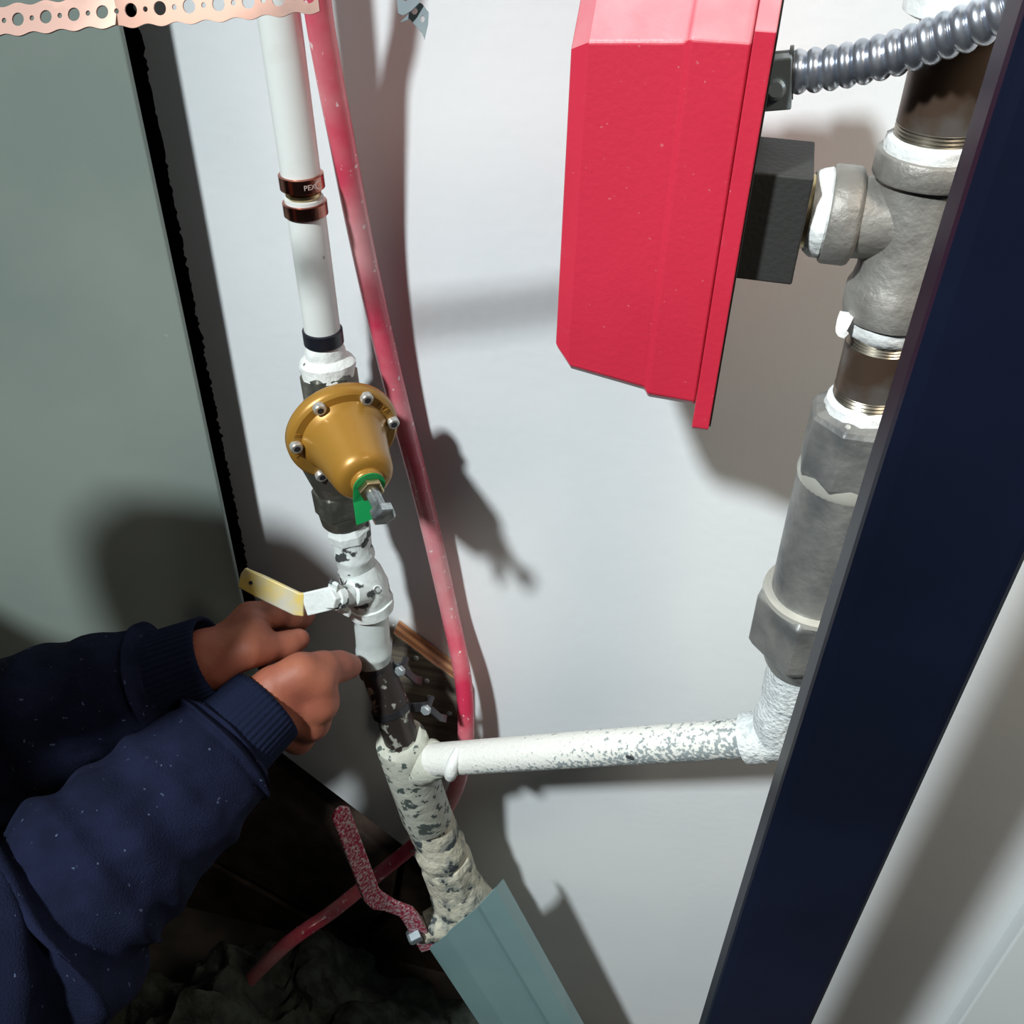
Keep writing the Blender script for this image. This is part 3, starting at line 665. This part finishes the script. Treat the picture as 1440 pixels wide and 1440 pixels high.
cover = loft([sect(-.0085, yF, yB, 1.2905, ztop, .006, .030), sect(-.0375, yF, yB, 1.2915, ztop, .006, .030), sect(-.0395, yF + .0022, yB - .0022, 1.2945, ztop - .002, .006, .030),
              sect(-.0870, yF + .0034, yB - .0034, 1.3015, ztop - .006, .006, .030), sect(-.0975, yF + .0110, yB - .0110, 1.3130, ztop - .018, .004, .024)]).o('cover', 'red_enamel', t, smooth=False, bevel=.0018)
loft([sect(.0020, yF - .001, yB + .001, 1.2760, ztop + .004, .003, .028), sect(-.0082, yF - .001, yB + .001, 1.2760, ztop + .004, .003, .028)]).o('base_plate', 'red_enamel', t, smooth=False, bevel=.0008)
loft([sect(.0030, yF + .001, yB - .001, 1.2780, ztop + .002, .003, .028), sect(.0018, yF + .001, yB - .001, 1.2780, ztop + .002, .003, .028)]).o('gasket', 'black_plastic', t, smooth=False)
G().box(bx(.0175, -.001), (.0165, 0, 0), (0, .030, 0), (0, 0, .0305)).o('adapter_block', 'black_plastic', t, smooth=False, bevel=.0012)
G().lathe(bx(.030), bx(.042), [(0, .0205), (1, .0205)], seg=36).o('brass_nipple', 'brass', t)

# --- flexible conduit with its clamp connector
t = thing('flexible_conduit', at(1120, 100, -.165), 'silver corrugated flexible metal conduit plugged into the red box', 'conduit')
cp = spline([at(1112, 102, -.168), at(1150, 98, -.170), at(1200, 90, -.174), at(1262, 74, -.180), at(1325, 52, -.187), at(1385, 28, -.194), at(1450, -6, -.200), at(1530, -60, -.205)], 40)
tl = [0.0]
for a, b in zip(cp, cp[1:]): tl.append(tl[-1] + (b - a).length)
TL = tl[-1]
def rad_c(q):
    s_ = tl[min(len(tl) - 1, int(round(q * (len(tl) - 1))))]
    ph = (s_ / .0079) % 1.0
    return .0083 + .0025 * (math.sin(math.pi * ph) ** 0.7)
G().sweep(cp, rad_c, seg=32).o('corrugated_tube', 'conduit', t, angle=60)
k0 = at(1072, 106, -.168); k1 = at(1116, 102, -.168); kd = (k1 - k0).normalized(); kx, ky, _ = basis(kd)
con = G().lathe(k0, k1, [(0, .0125), (.12, .0125), (.14, .0108), (.86, .0108), (.88, .0128), (1, .0128)], seg=28).o('connector', 'zinc_dark', t)
G().box(k0.lerp(k1, .5) - Vector((0, .008, .002)), kd * .0075, ky * .0055, kx * .0125).o('clamp_saddle', 'zinc', con, smooth=False, bevel=.001)
G().lathe(k0 - kd * .003, k0 + kd * .003, [(0, .0165), (1, .0165)], seg=8).o('lock_nut', 'zinc_dark', con, smooth=False, bevel=.0006)
sc_ = k0.lerp(k1, .5) + Vector((0, -.0135, -.004)); sdir = (CAM - sc_).normalized()
scr = G().lathe(sc_, sc_ + sdir * .004, [(0, .0052), (.6, .0050), (1, .0035)], seg=18).o('clamp_screw', 'zinc', con)

# ------------------------------------------------------------------ post in front of the riser
g = G(); x0, x1, y0, y1 = .0755, .1470, -.350, -.312
g.slab([Vector((x0, y0, 0)), Vector((x1, y0, 0)), Vector((x1, y1, 0)), Vector((x0, y1, 0))], (0, 0, 2.45))
po = g.o('metal_post', 'navy_post', smooth=False, bevel=.007, loc=(.118, -.311, 0)); tag(po, 'black navy square metal post in the right foreground', 'post')

# ------------------------------------------------------------------ perforated straps
def strap(name, label, p_pts, mat_, n_cells, pitch, wide, start_dx=0.0, face=None, twist=None, closed_tip=False):
    """flat band with scalloped edges, big and small holes; cells laid along the spline through p_pts"""
    sp = spline(p_pts, 30); s = [0.0]
    for a, b in zip(sp, sp[1:]): s.append(s[-1] + (b - a).length)
    def pos(u):
        u = max(0.0, min(s[-1] - 1e-6, u))
        import bisect
        i = min(len(sp) - 2, bisect.bisect_right(s, u) - 1); q = (u - s[i]) / max(1e-9, s[i + 1] - s[i])
        return sp[i].lerp(sp[i + 1], q), (sp[i + 1] - sp[i]).normalized()
    L = pitch * n_cells; v = []; f = []; th = .0010
    def edge(u): return wide / 2 * (0.90 + 0.10 * math.cos(2 * math.pi * (u / pitch - .5)))
    def put(u, y_, zz):
        p, d = pos(u); F = Vector(face(u / L) if callable(face) else face)
        W = d.cross(F).normalized(); Nn = W.cross(d).normalized()
        if W.z < 0: W = -W
        v.append(p + W * y_ + Nn * zz); return len(v) - 1
    n_ = 24
    def cell(u0, u1, r):
        c = (u0 + u1) / 2; hw = (u1 - u0) / 2; outer = []; inner = []
        for k in range(n_):
            a = 2 * math.pi * (k + .5) / n_; ca, sa = math.cos(a), math.sin(a)
            # walk the border of the cell: 6 points per side
            side, q = divmod(k, 6); q = q / 6
            if side == 0: bu, by = u1, edge(u1) * (-1 + 2 * q)
            elif side == 1: bu = u1 + (u0 - u1) * q; by = edge(bu)
            elif side == 2: bu, by = u0, edge(u0) * (1 - 2 * q)
            else: bu = u0 + (u1 - u0) * q; by = -edge(bu)
            ang_ = math.atan2(by, bu - c)
            outer.append((bu, by)); inner.append((c + math.cos(ang_) * r, math.sin(ang_) * r))
        ids = [[put(u, y_, zz) for u, y_ in ring_] for zz in (-th / 2, th / 2) for ring_ in (outer, inner)]
        ob, ib, ot, it = ids
        for k in range(n_):
            m_ = (k + 1) % n_
            f.append((ob[k], ib[k], ib[m_], ob[m_])); f.append((ot[k], ot[m_], it[m_], it[k])); f.append((ib[k], it[k], it[m_], ib[m_]))
            if 6 <= k < 12 or k >= 18: f.append((ob[k], ob[m_], ot[m_], ot[k]))
    for k in range(n_cells):
        cell((k + .19) * pitch, (k + .81) * pitch, pitch * .215)
        if k < n_cells - 1: cell((k + .81) * pitch, (k + 1.19) * pitch, pitch * .085)
    return obj(name, v, f, mat_, None, smooth=False)
strap_face = lambda q: (.10, -.80, .55) if q < .5 else (.3, -.8, .35)
o = strap('hanger_strap', '', [at(-110, 41, -.285), at(0, 30, -.278), at(150, 17, -.270), at(300, 6.5, -.262), at(430, -5, -.254), at(520, -15, -.248), at(640, -34, -.240)], 'copper_strap', 14, .0142, .0152, face=strap_face)
tag(o, 'copper perforated hanger strap running across the top left corner', 'strap')
def flatpoly(name, polys, Y0, kx, ky, mat_, parent):
    def fn(c):
        return at(c.x, c.y, Y0 + (c.x - 580) * kx + (c.y - 20) * ky) + Vector((.2, -.8, .5)) * c.z
    return curve_mesh(name, polys, .0005, mat_, fn, parent)
o2 = thing('strap_offcut', at(578, -20, -.23), '', 'strap')
circ = lambda x, y, a, b: [(x + math.cos(i / 16 * 2 * math.pi) * a, y + math.sin(i / 16 * 2 * math.pi) * b) for i in range(16)]
flatpoly('strap_leaf', [[(556, -40), (558, 0), (560, 19), (566, 22), (578, 16), (590, 4), (594, -40)], circ(570, -2, 4, 4)], -.232, .0001, -.0001, 'zinc', o2)
flatpoly('strap_tip', [[(563, 32), (584, 10), (588, 3), (594, 6), (603, 18), (602, 34), (597, 56), (594, 47), (586, 38), (576, 27)], circ(583, 16, 4.2, 5), circ(594, 27, 3.2, 5)], -.226, -.0002, -.0002, 'zinc', o2)
tag(o2, 'short grey end of perforated strap hanging at the top beside the red tube', 'strap')

# ------------------------------------------------------------------ insulation heap on the floor (nobody could count the tufts)
def heap():
    nx, ny = 110, 80; v = []; f = []
    for j in range(ny):
        for i in range(nx):
            x = -.80 + .66 * i / (nx - 1); ym = -.016 if x > -.447 else -.046 - .4663 * (-.447 - x) - .02; y = -.50 + (ym + .50) * j / (ny - 1)
            e = math.exp(-(((x + .50) / .24) ** 2 + ((y + .20) / .22) ** 2))
            h_ = .27 * e * (1 + .55 * noise.noise(Vector((x * 9, y * 9, 1)))) + .05 * e * noise.noise(Vector((x * 28, y * 28, 5))) + .02 * noise.noise(Vector((x * 60, y * 60, 2))) * e
            edge_ = min(i, nx - 1 - i, j, ny - 1 - j)
            v.append((x + .02 * noise.noise(Vector((x * 30, y * 30, 9))), min(ym, y + .02 * noise.noise(Vector((x * 30, y * 30, 19)))), max(.001, h_) if edge_ else .001))
    for j in range(ny - 1):
        for i in range(nx - 1):
            a = j * nx + i; f.append((a, a + 1, a + nx + 1, a + nx))
    o = obj('insulation_heap', v, f, 'insulation', loc=(-.55, -.25, 0)); o['kind'] = 'stuff'
    tag(o, 'heap of loose dark grey insulation on the floor at lower left', 'insulation')
heap()

# ------------------------------------------------------------------ the worker
def sdf_mesh(prims, vox, k):
    """smooth union of tapered capsules (a, b, ra, rb) -> verts, quads (surface nets)"""
    A = np.array([list(p[0]) for p in prims]); B = np.array([list(p[1]) for p in prims]); ra = np.array([p[2] for p in prims]); rb = np.array([p[3] for p in prims])
    lo_ = np.minimum(A.min(0), B.min(0)) - max(ra.max(), rb.max()) - 4 * vox; hi_ = np.maximum(A.max(0), B.max(0)) + max(ra.max(), rb.max()) + 4 * vox
    n = np.ceil((hi_ - lo_) / vox).astype(int) + 1
    D = np.full(n, 0.2, dtype=np.float32); ax = [lo_[i] + vox * np.arange(n[i]) for i in range(3)]
    for a, b, r0, r1 in zip(A, B, ra, rb):
        rr = max(r0, r1) + k + 3 * vox
        s0 = np.maximum(0, np.floor((np.minimum(a, b) - rr - lo_) / vox).astype(int)); s1 = np.minimum(n, np.ceil((np.maximum(a, b) + rr - lo_) / vox).astype(int) + 1)
        X, Y, Z = np.meshgrid(ax[0][s0[0]:s1[0]], ax[1][s0[1]:s1[1]], ax[2][s0[2]:s1[2]], indexing='ij')
        ab = b - a; L2 = max(1e-12, ab @ ab)
        tt = np.clip(((X - a[0]) * ab[0] + (Y - a[1]) * ab[1] + (Z - a[2]) * ab[2]) / L2, 0, 1)
        d = np.sqrt((X - a[0] - tt * ab[0]) ** 2 + (Y - a[1] - tt * ab[1]) ** 2 + (Z - a[2] - tt * ab[2]) ** 2) - (r0 + (r1 - r0) * tt)
        sub = D[s0[0]:s1[0], s0[1]:s1[1], s0[2]:s1[2]]
        h = np.maximum(k - np.abs(sub - d), 0) / k
        D[s0[0]:s1[0], s0[1]:s1[1], s0[2]:s1[2]] = np.minimum(sub, d) - h * h * k * .25
    neg = D < 0
    c = lambda dx, dy, dz, S=D: S[dx:S.shape[0] - 1 + dx, dy:S.shape[1] - 1 + dy, dz:S.shape[2] - 1 + dz]
    cnt = sum(c(i, j, l, neg).astype(np.int8) for i in (0, 1) for j in (0, 1) for l in (0, 1))
    act = (cnt > 0) & (cnt < 8); idx = np.full(act.shape, -1, dtype=np.int64); I = np.argwhere(act); idx[act] = np.arange(len(I))
    acc = np.zeros((len(I), 3)); num = np.zeros(len(I)); cor = [(i, j, l) for i in (0, 1) for j in (0, 1) for l in (0, 1)]
    for p in cor:
        for q in cor:
            if sum(abs(p[i] - q[i]) for i in range(3)) == 1 and p < q:
                vp = D[I[:, 0] + p[0], I[:, 1] + p[1], I[:, 2] + p[2]]; vq = D[I[:, 0] + q[0], I[:, 1] + q[1], I[:, 2] + q[2]]
                s = (vp < 0) != (vq < 0); tq = np.where(s, vp / np.where(s, vp - vq, 1), 0)
                for i in range(3): acc[:, i] += np.where(s, p[i] + tq * (q[i] - p[i]), 0)
                num += s
    V = lo_ + vox * (I + acc / num[:, None]); F = []
    for axx in range(3):
        o1, o2_ = [(1, 2), (2, 0), (0, 1)][axx]
        sl0 = [slice(None)] * 3; sl1 = [slice(None)] * 3; sl0[axx] = slice(0, -1); sl1[axx] = slice(1, None)
        E = np.argwhere(neg[tuple(sl0)] != neg[tuple(sl1)])
        E = E[(E[:, o1] > 0) & (E[:, o2_] > 0)]
        def cell(d1, d2):
            e = E.copy(); e[:, o1] -= d1; e[:, o2_] -= d2; return idx[e[:, 0], e[:, 1], e[:, 2]]
        F.append(np.stack([cell(0, 0), cell(1, 0), cell(1, 1), cell(0, 1)], 1))
    F = np.concatenate(F); F = F[(F >= 0).all(1)]
    return V, F

rsh, lsh = Vector((-.60, -.62, 1.10)), Vector((-.79, -.42, 1.16))
rel, lel = at(8, 1345, -.44), at(-140, 1085, -.295)
rwr, lwr = at(366, 1000, -.200), at(290, 928, -.180)
def chain(pts, rads): return [(pts[i], pts[i + 1], rads[i], rads[i + 1]) for i in range(len(pts) - 1)]
def a3(*p): return at(*p)
# right hand (nearer the camera): fist with the thumb pushed against the pipe
pr = []
mcp = [a3(447, 961, -.170), a3(449, 988, -.175), a3(438, 1015, -.178), a3(419, 1038, -.178)]
wrs = [a3(376, 974, -.190), a3(374, 990, -.196), a3(372, 1006, -.200), a3(370, 1021, -.200)]
for a, b, r0, r1 in zip(wrs, mcp, (.0175, .0185, .0180, .0165), (.0132, .0136, .0130, .0120)): pr.append((a, b, r0, r1))
pr += chain([rel.lerp(rwr, .55), rwr, (wrs[1] + wrs[2]) / 2], [.034, .0265, .023])
fing = [[mcp[0], a3(446, 970, -.130), a3(424, 976, -.116), a3(408, 974, -.126)],
        [mcp[1], a3(446, 992, -.130), a3(422, 1000, -.114), a3(406, 996, -.126)],
        [mcp[2], a3(434, 1014, -.134), a3(410, 1020, -.120), a3(396, 1012, -.132)],
        [mcp[3], a3(414, 1033, -.142), a3(396, 1036, -.130), a3(384, 1028, -.140)]]
for q, fr in zip(fing, (.0098, .0100, .0095, .0085)): pr += chain(q, [fr * 1.18, fr * 1.08, fr, fr * .85])
pr += chain([a3(388, 962, -.186), a3(424, 946, -.172), a3(455, 939, -.152), a3(476, 937, -.136), a3(491, 937, -.124)], [.0175, .0160, .0130, .0122, .0122])
pr.append((a3(396, 980, -.184), a3(436, 956, -.166), .016, .012))
pr += [(mcp[0], mcp[1], .0128, .0130), (mcp[1], mcp[2], .0130, .0126), (mcp[2], mcp[3], .0124, .0115), (a3(392, 1000, -.192), a3(430, 1004, -.178), .019, .014)]
# left hand (further in): fingers reaching under the yellow lever, thumb below
pl = []
mc2 = [a3(352, 876, -.135), a3(350, 868, -.118), a3(348, 868, -.102), a3(345, 872, -.090)]
wr2 = [a3(300, 926, -.172), a3(299, 920, -.162), a3(298, 916, -.152), a3(297, 914, -.146)]
for a, b, r0, r1 in zip(wr2, mc2, (.018, .0175, .0165, .015), (.0135, .0135, .0125, .011)): pl.append((a, b, r0, r1))
pl += chain([lel.lerp(lwr, .5), lwr, (wr2[1] + wr2[2]) / 2], [.034, .0265, .023])
f2 = [[mc2[0], a3(388, 863, -.118), a3(412, 866, -.106), a3(427, 871, -.100)],
      [mc2[1], a3(390, 856, -.100), a3(416, 860, -.090), a3(431, 866, -.084)],
      [mc2[2], a3(386, 860, -.086), a3(410, 868, -.078), a3(424, 876, -.074)],
      [mc2[3], a3(376, 868, -.076), a3(396, 876, -.070), a3(408, 882, -.068)]]
for q, fr in zip(f2, (.0100, .0100, .0094, .0084)): pl += chain(q, [fr * 1.18, fr * 1.05, fr * .98, fr * .84])
pl += chain([a3(312, 928, -.178), a3(350, 912, -.168), a3(372, 912, -.158), a3(402, 908, -.142), a3(421, 899, -.130)], [.0175, .0160, .0125, .0112, .0098])
pl.append((a3(322, 918, -.172), a3(356, 888, -.150), .018, .0145))
VR, FR = sdf_mesh(pr, .0014, .012); VL, FL = sdf_mesh(pl, .0015, .010)
# the rest of the body: torso bent over, head, legs, arms (clothes cover it)
hip = Vector((-1.02, -.72, .86)); chest = Vector((-.77, -.55, 1.08)); neck = Vector((-.64, -.46, 1.165)); head = Vector((-.545, -.41, 1.250))
face_d = Vector((.55, .60, -.60)).normalized()
pb = [(hip, chest, .135, .145), (rsh, lsh, .075, .075), (chest, neck, .10, .058), (neck, head - Vector((.01, .01, .02)), .055, .058)]
fz = (Vector((0, 0, 1)) - face_d * face_d.z).normalized(); sidev = face_d.cross(fz).normalized()
def hp_(f_, s_, u_): return head + face_d * f_ + sidev * s_ + fz * u_
ph = [(hp_(-.035, 0, .030), hp_(.020, 0, .030), .082, .078), (hp_(.02, 0, .03), hp_(.040, 0, -.055), .068, .050), (hp_(.045, 0, -.060), hp_(.055, 0, -.085), .040, .030), (neck, hp_(-.02, 0, -.03), .052, .055)]
pd = [(hp_(.092, 0, .018), hp_(.112, 0, -.018), .007, .012), (hp_(.104, -.012, -.022), hp_(.104, .012, -.022), .008, .008), (hp_(.088, -.016, -.050), hp_(.088, .016, -.050), .008, .008), (hp_(.086, -.014, -.060), hp_(.086, .014, -.060), .008, .008), (hp_(.084, -.035, .028), hp_(.084, .035, .028), .012, .012)]
for q_ in (-1, 1):
    pd += [(hp_(-.005, q_ * .080, .022), hp_(-.010, q_ * .086, .000), .014, .012), (hp_(-.008, q_ * .085, .0), hp_(0, q_ * .078, -.024), .011, .008), (hp_(.060, q_ * .040, -.02), hp_(.050, q_ * .045, -.03), .022, .018)]
VH, FH = sdf_mesh(ph + pd, .004, .016)
pb += chain([rsh, rel, rel.lerp(rwr, .6)], [.058, .043, .034]) + chain([lsh, lel, lel.lerp(lwr, .55)], [.058, .043, .034])
sv = Vector((.55, -.83, 0)) * .11
for s in (-1, 1):
    pb += chain([hip + sv * s, hip + sv * s * 1.25 + Vector((.10, .06, -.42)), hip + sv * s * 1.3 + Vector((.0, .0, -.80))], [.085, .058, .042])
VB, FB = sdf_mesh(pb, .009, .05)
person = thing('person', (hip.x, hip.y, 0), 'person in a dusty navy sweatshirt reaching in with both hands at the pipe', 'person')
vs = []; fs = []
for V_, F_ in ((VR, FR), (VL, FL), (VB, FB), (VH, FH)):
    o_ = len(vs); vs += [tuple(q) for q in V_]; fs += [tuple(int(i) + o_ for i in q) for q in F_]
body = obj('body', vs, fs, 'skin', person, angle=180)
# thumb nail of the near hand
tn = a3(493, 936, -.124); td = (a3(493, 936, -.124) - a3(478, 936, -.136)).normalized()
# clothes
def sleeve(path, rads, wr, name, seed, seg=72):
    P = spline(path, 24); n = len(P); R_ = np.interp(np.linspace(0, 1, n), np.linspace(0, 1, len(rads)), rads)
    def fn(q, a, r, p):
        fold = 0.0
        for c_, amp, wdt, ph in wr:
            fold += 1.6 * amp * math.exp(-((q - c_ - .018 * math.sin(a + ph) - .010 * math.sin(2 * a + ph * 2)) / wdt) ** 2)
        return r + fold + .0045 * noise.noise(p * 22 + Vector((seed, 0, 0))) + .0018 * noise.noise(p * 60 + Vector((0, seed, 0)))
    g = G().sweep(P, lambda q: float(np.interp(q, np.linspace(0, 1, n), R_)), seg=seg, fn=fn, caps=False)
    o = g.o(name, 'sweatshirt', shirt, angle=180)
    so = o.modifiers.new('cloth', 'SOLIDIFY'); so.thickness = .0022; so.offset = -1; return o
sp_ = [(hip + Vector((.03, .02, .03)), chest, .165, .172), (rsh, lsh, .092, .092), (chest, neck - Vector((0, 0, .02)), .125, .080)]
sp_ += [(rsh, rsh.lerp(rel, .35), .086, .078), (lsh, lsh.lerp(lel, .35), .086, .078)]
VS, FS = sdf_mesh(sp_, .011, .06)
shirt = obj('sweatshirt', [tuple(q) for q in VS], [tuple(int(i) for i in q) for q in FS], 'sweatshirt', person, angle=180)
rc = rwr.lerp(rel, .13); lc = lwr.lerp(lel, .13)
sleeve([rsh, rsh.lerp(rel, .5) + Vector((.0, -.01, -.02)), rel, rel.lerp(rc, .35), rel.lerp(rc, .68), rel.lerp(rc, .9), rc], [.084, .080, .078, .071, .062, .0560, .0435],
       [(.20, .006, .03, 1), (.29, .008, .022, 2.2), (.355, .010, .020, .3), (.42, .009, .022, 4), (.49, .006, .025, 1.5), (.58, .004, .03, 3), (.70, .003, .03, 5), (.90, .0050, .022, 2.6), (.955, .0028, .014, .8)], 'sleeve', 3.0)
sleeve([lsh, lsh.lerp(lel, .5), lel, lel.lerp(lc, .35), lel.lerp(lc, .7), lel.lerp(lc, .92), lc], [.084, .080, .074, .068, .060, .052, .0430],
       [(.30, .008, .022, 2.2), (.38, .010, .020, .3), (.48, .006, .025, 1.5), (.62, .004, .03, 3), (.90, .0040, .026, 2.6)], 'sleeve', 11.0)
def cuff(c0, w_, dirn, r):
    # ribbed cuff
    L = (w_ - c0).length + .014; d = (w_ - c0).normalized(); pts = [c0 - d * .012 + d * (L + .006) * i / 10 for i in range(11)]
    g = G().sweep(pts, lambda q: r * (1.02 - .08 * q), seg=180, fn=lambda q, a, r_, p: r_ + .0006 * math.sin(a * 45), caps=False)
    o = g.o('cuff', 'sweatshirt_rib', shirt, angle=180); so = o.modifiers.new('cloth', 'SOLIDIFY'); so.thickness = .003; so.offset = -1
cuff(rc, rwr, 1, .0415); cuff(lc, lwr, 1, .0415)
lp = []
for s in (-1, 1):
    lp += chain([hip + sv * s + Vector((0, 0, .02)), hip + sv * s * 1.25 + Vector((.10, .06, -.42)), hip + sv * s * 1.3 + Vector((.0, .0, -.77))], [.105, .078, .066])
lp.append((hip + sv, hip - sv, .11, .11))
VT, FT = sdf_mesh(lp, .012, .05); obj('trousers', [tuple(q) for q in VT], [tuple(int(i) for i in q) for q in FT], 'trousers', person, angle=180)
for s in (-1, 1):
    a = hip + sv * s * 1.3 + Vector((0, 0, -.80)); a.z = .062
    VT, FT = sdf_mesh([(a, a + Vector((.13, .09, -.018)), .058, .044), (a, a + Vector((0, 0, .09)), .055, .058)], .008, .03)
    VT[:, 2] = np.maximum(VT[:, 2], .001)
    obj('boot', [tuple(q) for q in VT], [tuple(int(i) for i in q) for q in FT], 'boots', person, angle=180)
VT, FT = sdf_mesh([(hp_(-.046, 0, .040), hp_(.008, 0, .052), .082, .074), (hp_(-.050, 0, .0), hp_(-.045, 0, .03), .072, .080), (hp_(-.03, -.055, .02), hp_(-.01, -.058, .045), .03, .03), (hp_(-.03, .055, .02), hp_(-.01, .058, .045), .03, .03)], .005, .03)
obj('hair', [tuple(q + .004 * np.array([noise.noise(Vector(q) * 90), noise.noise(Vector(q) * 90 + Vector((9, 0, 0))), noise.noise(Vector(q) * 90 + Vector((0, 9, 0)))])) for q in VT], [tuple(int(i) for i in q) for q in FT], 'hair', person, angle=180)
for q_ in (-1, 1):
    e_ = G().ball(hp_(.078, q_ * .031, .006), .0125, 16).o('eye', 'eye_white', person)
    G().ball(hp_(.0865, q_ * .031, .004), .0058, 12).o('iris', 'dark_socket', e_)
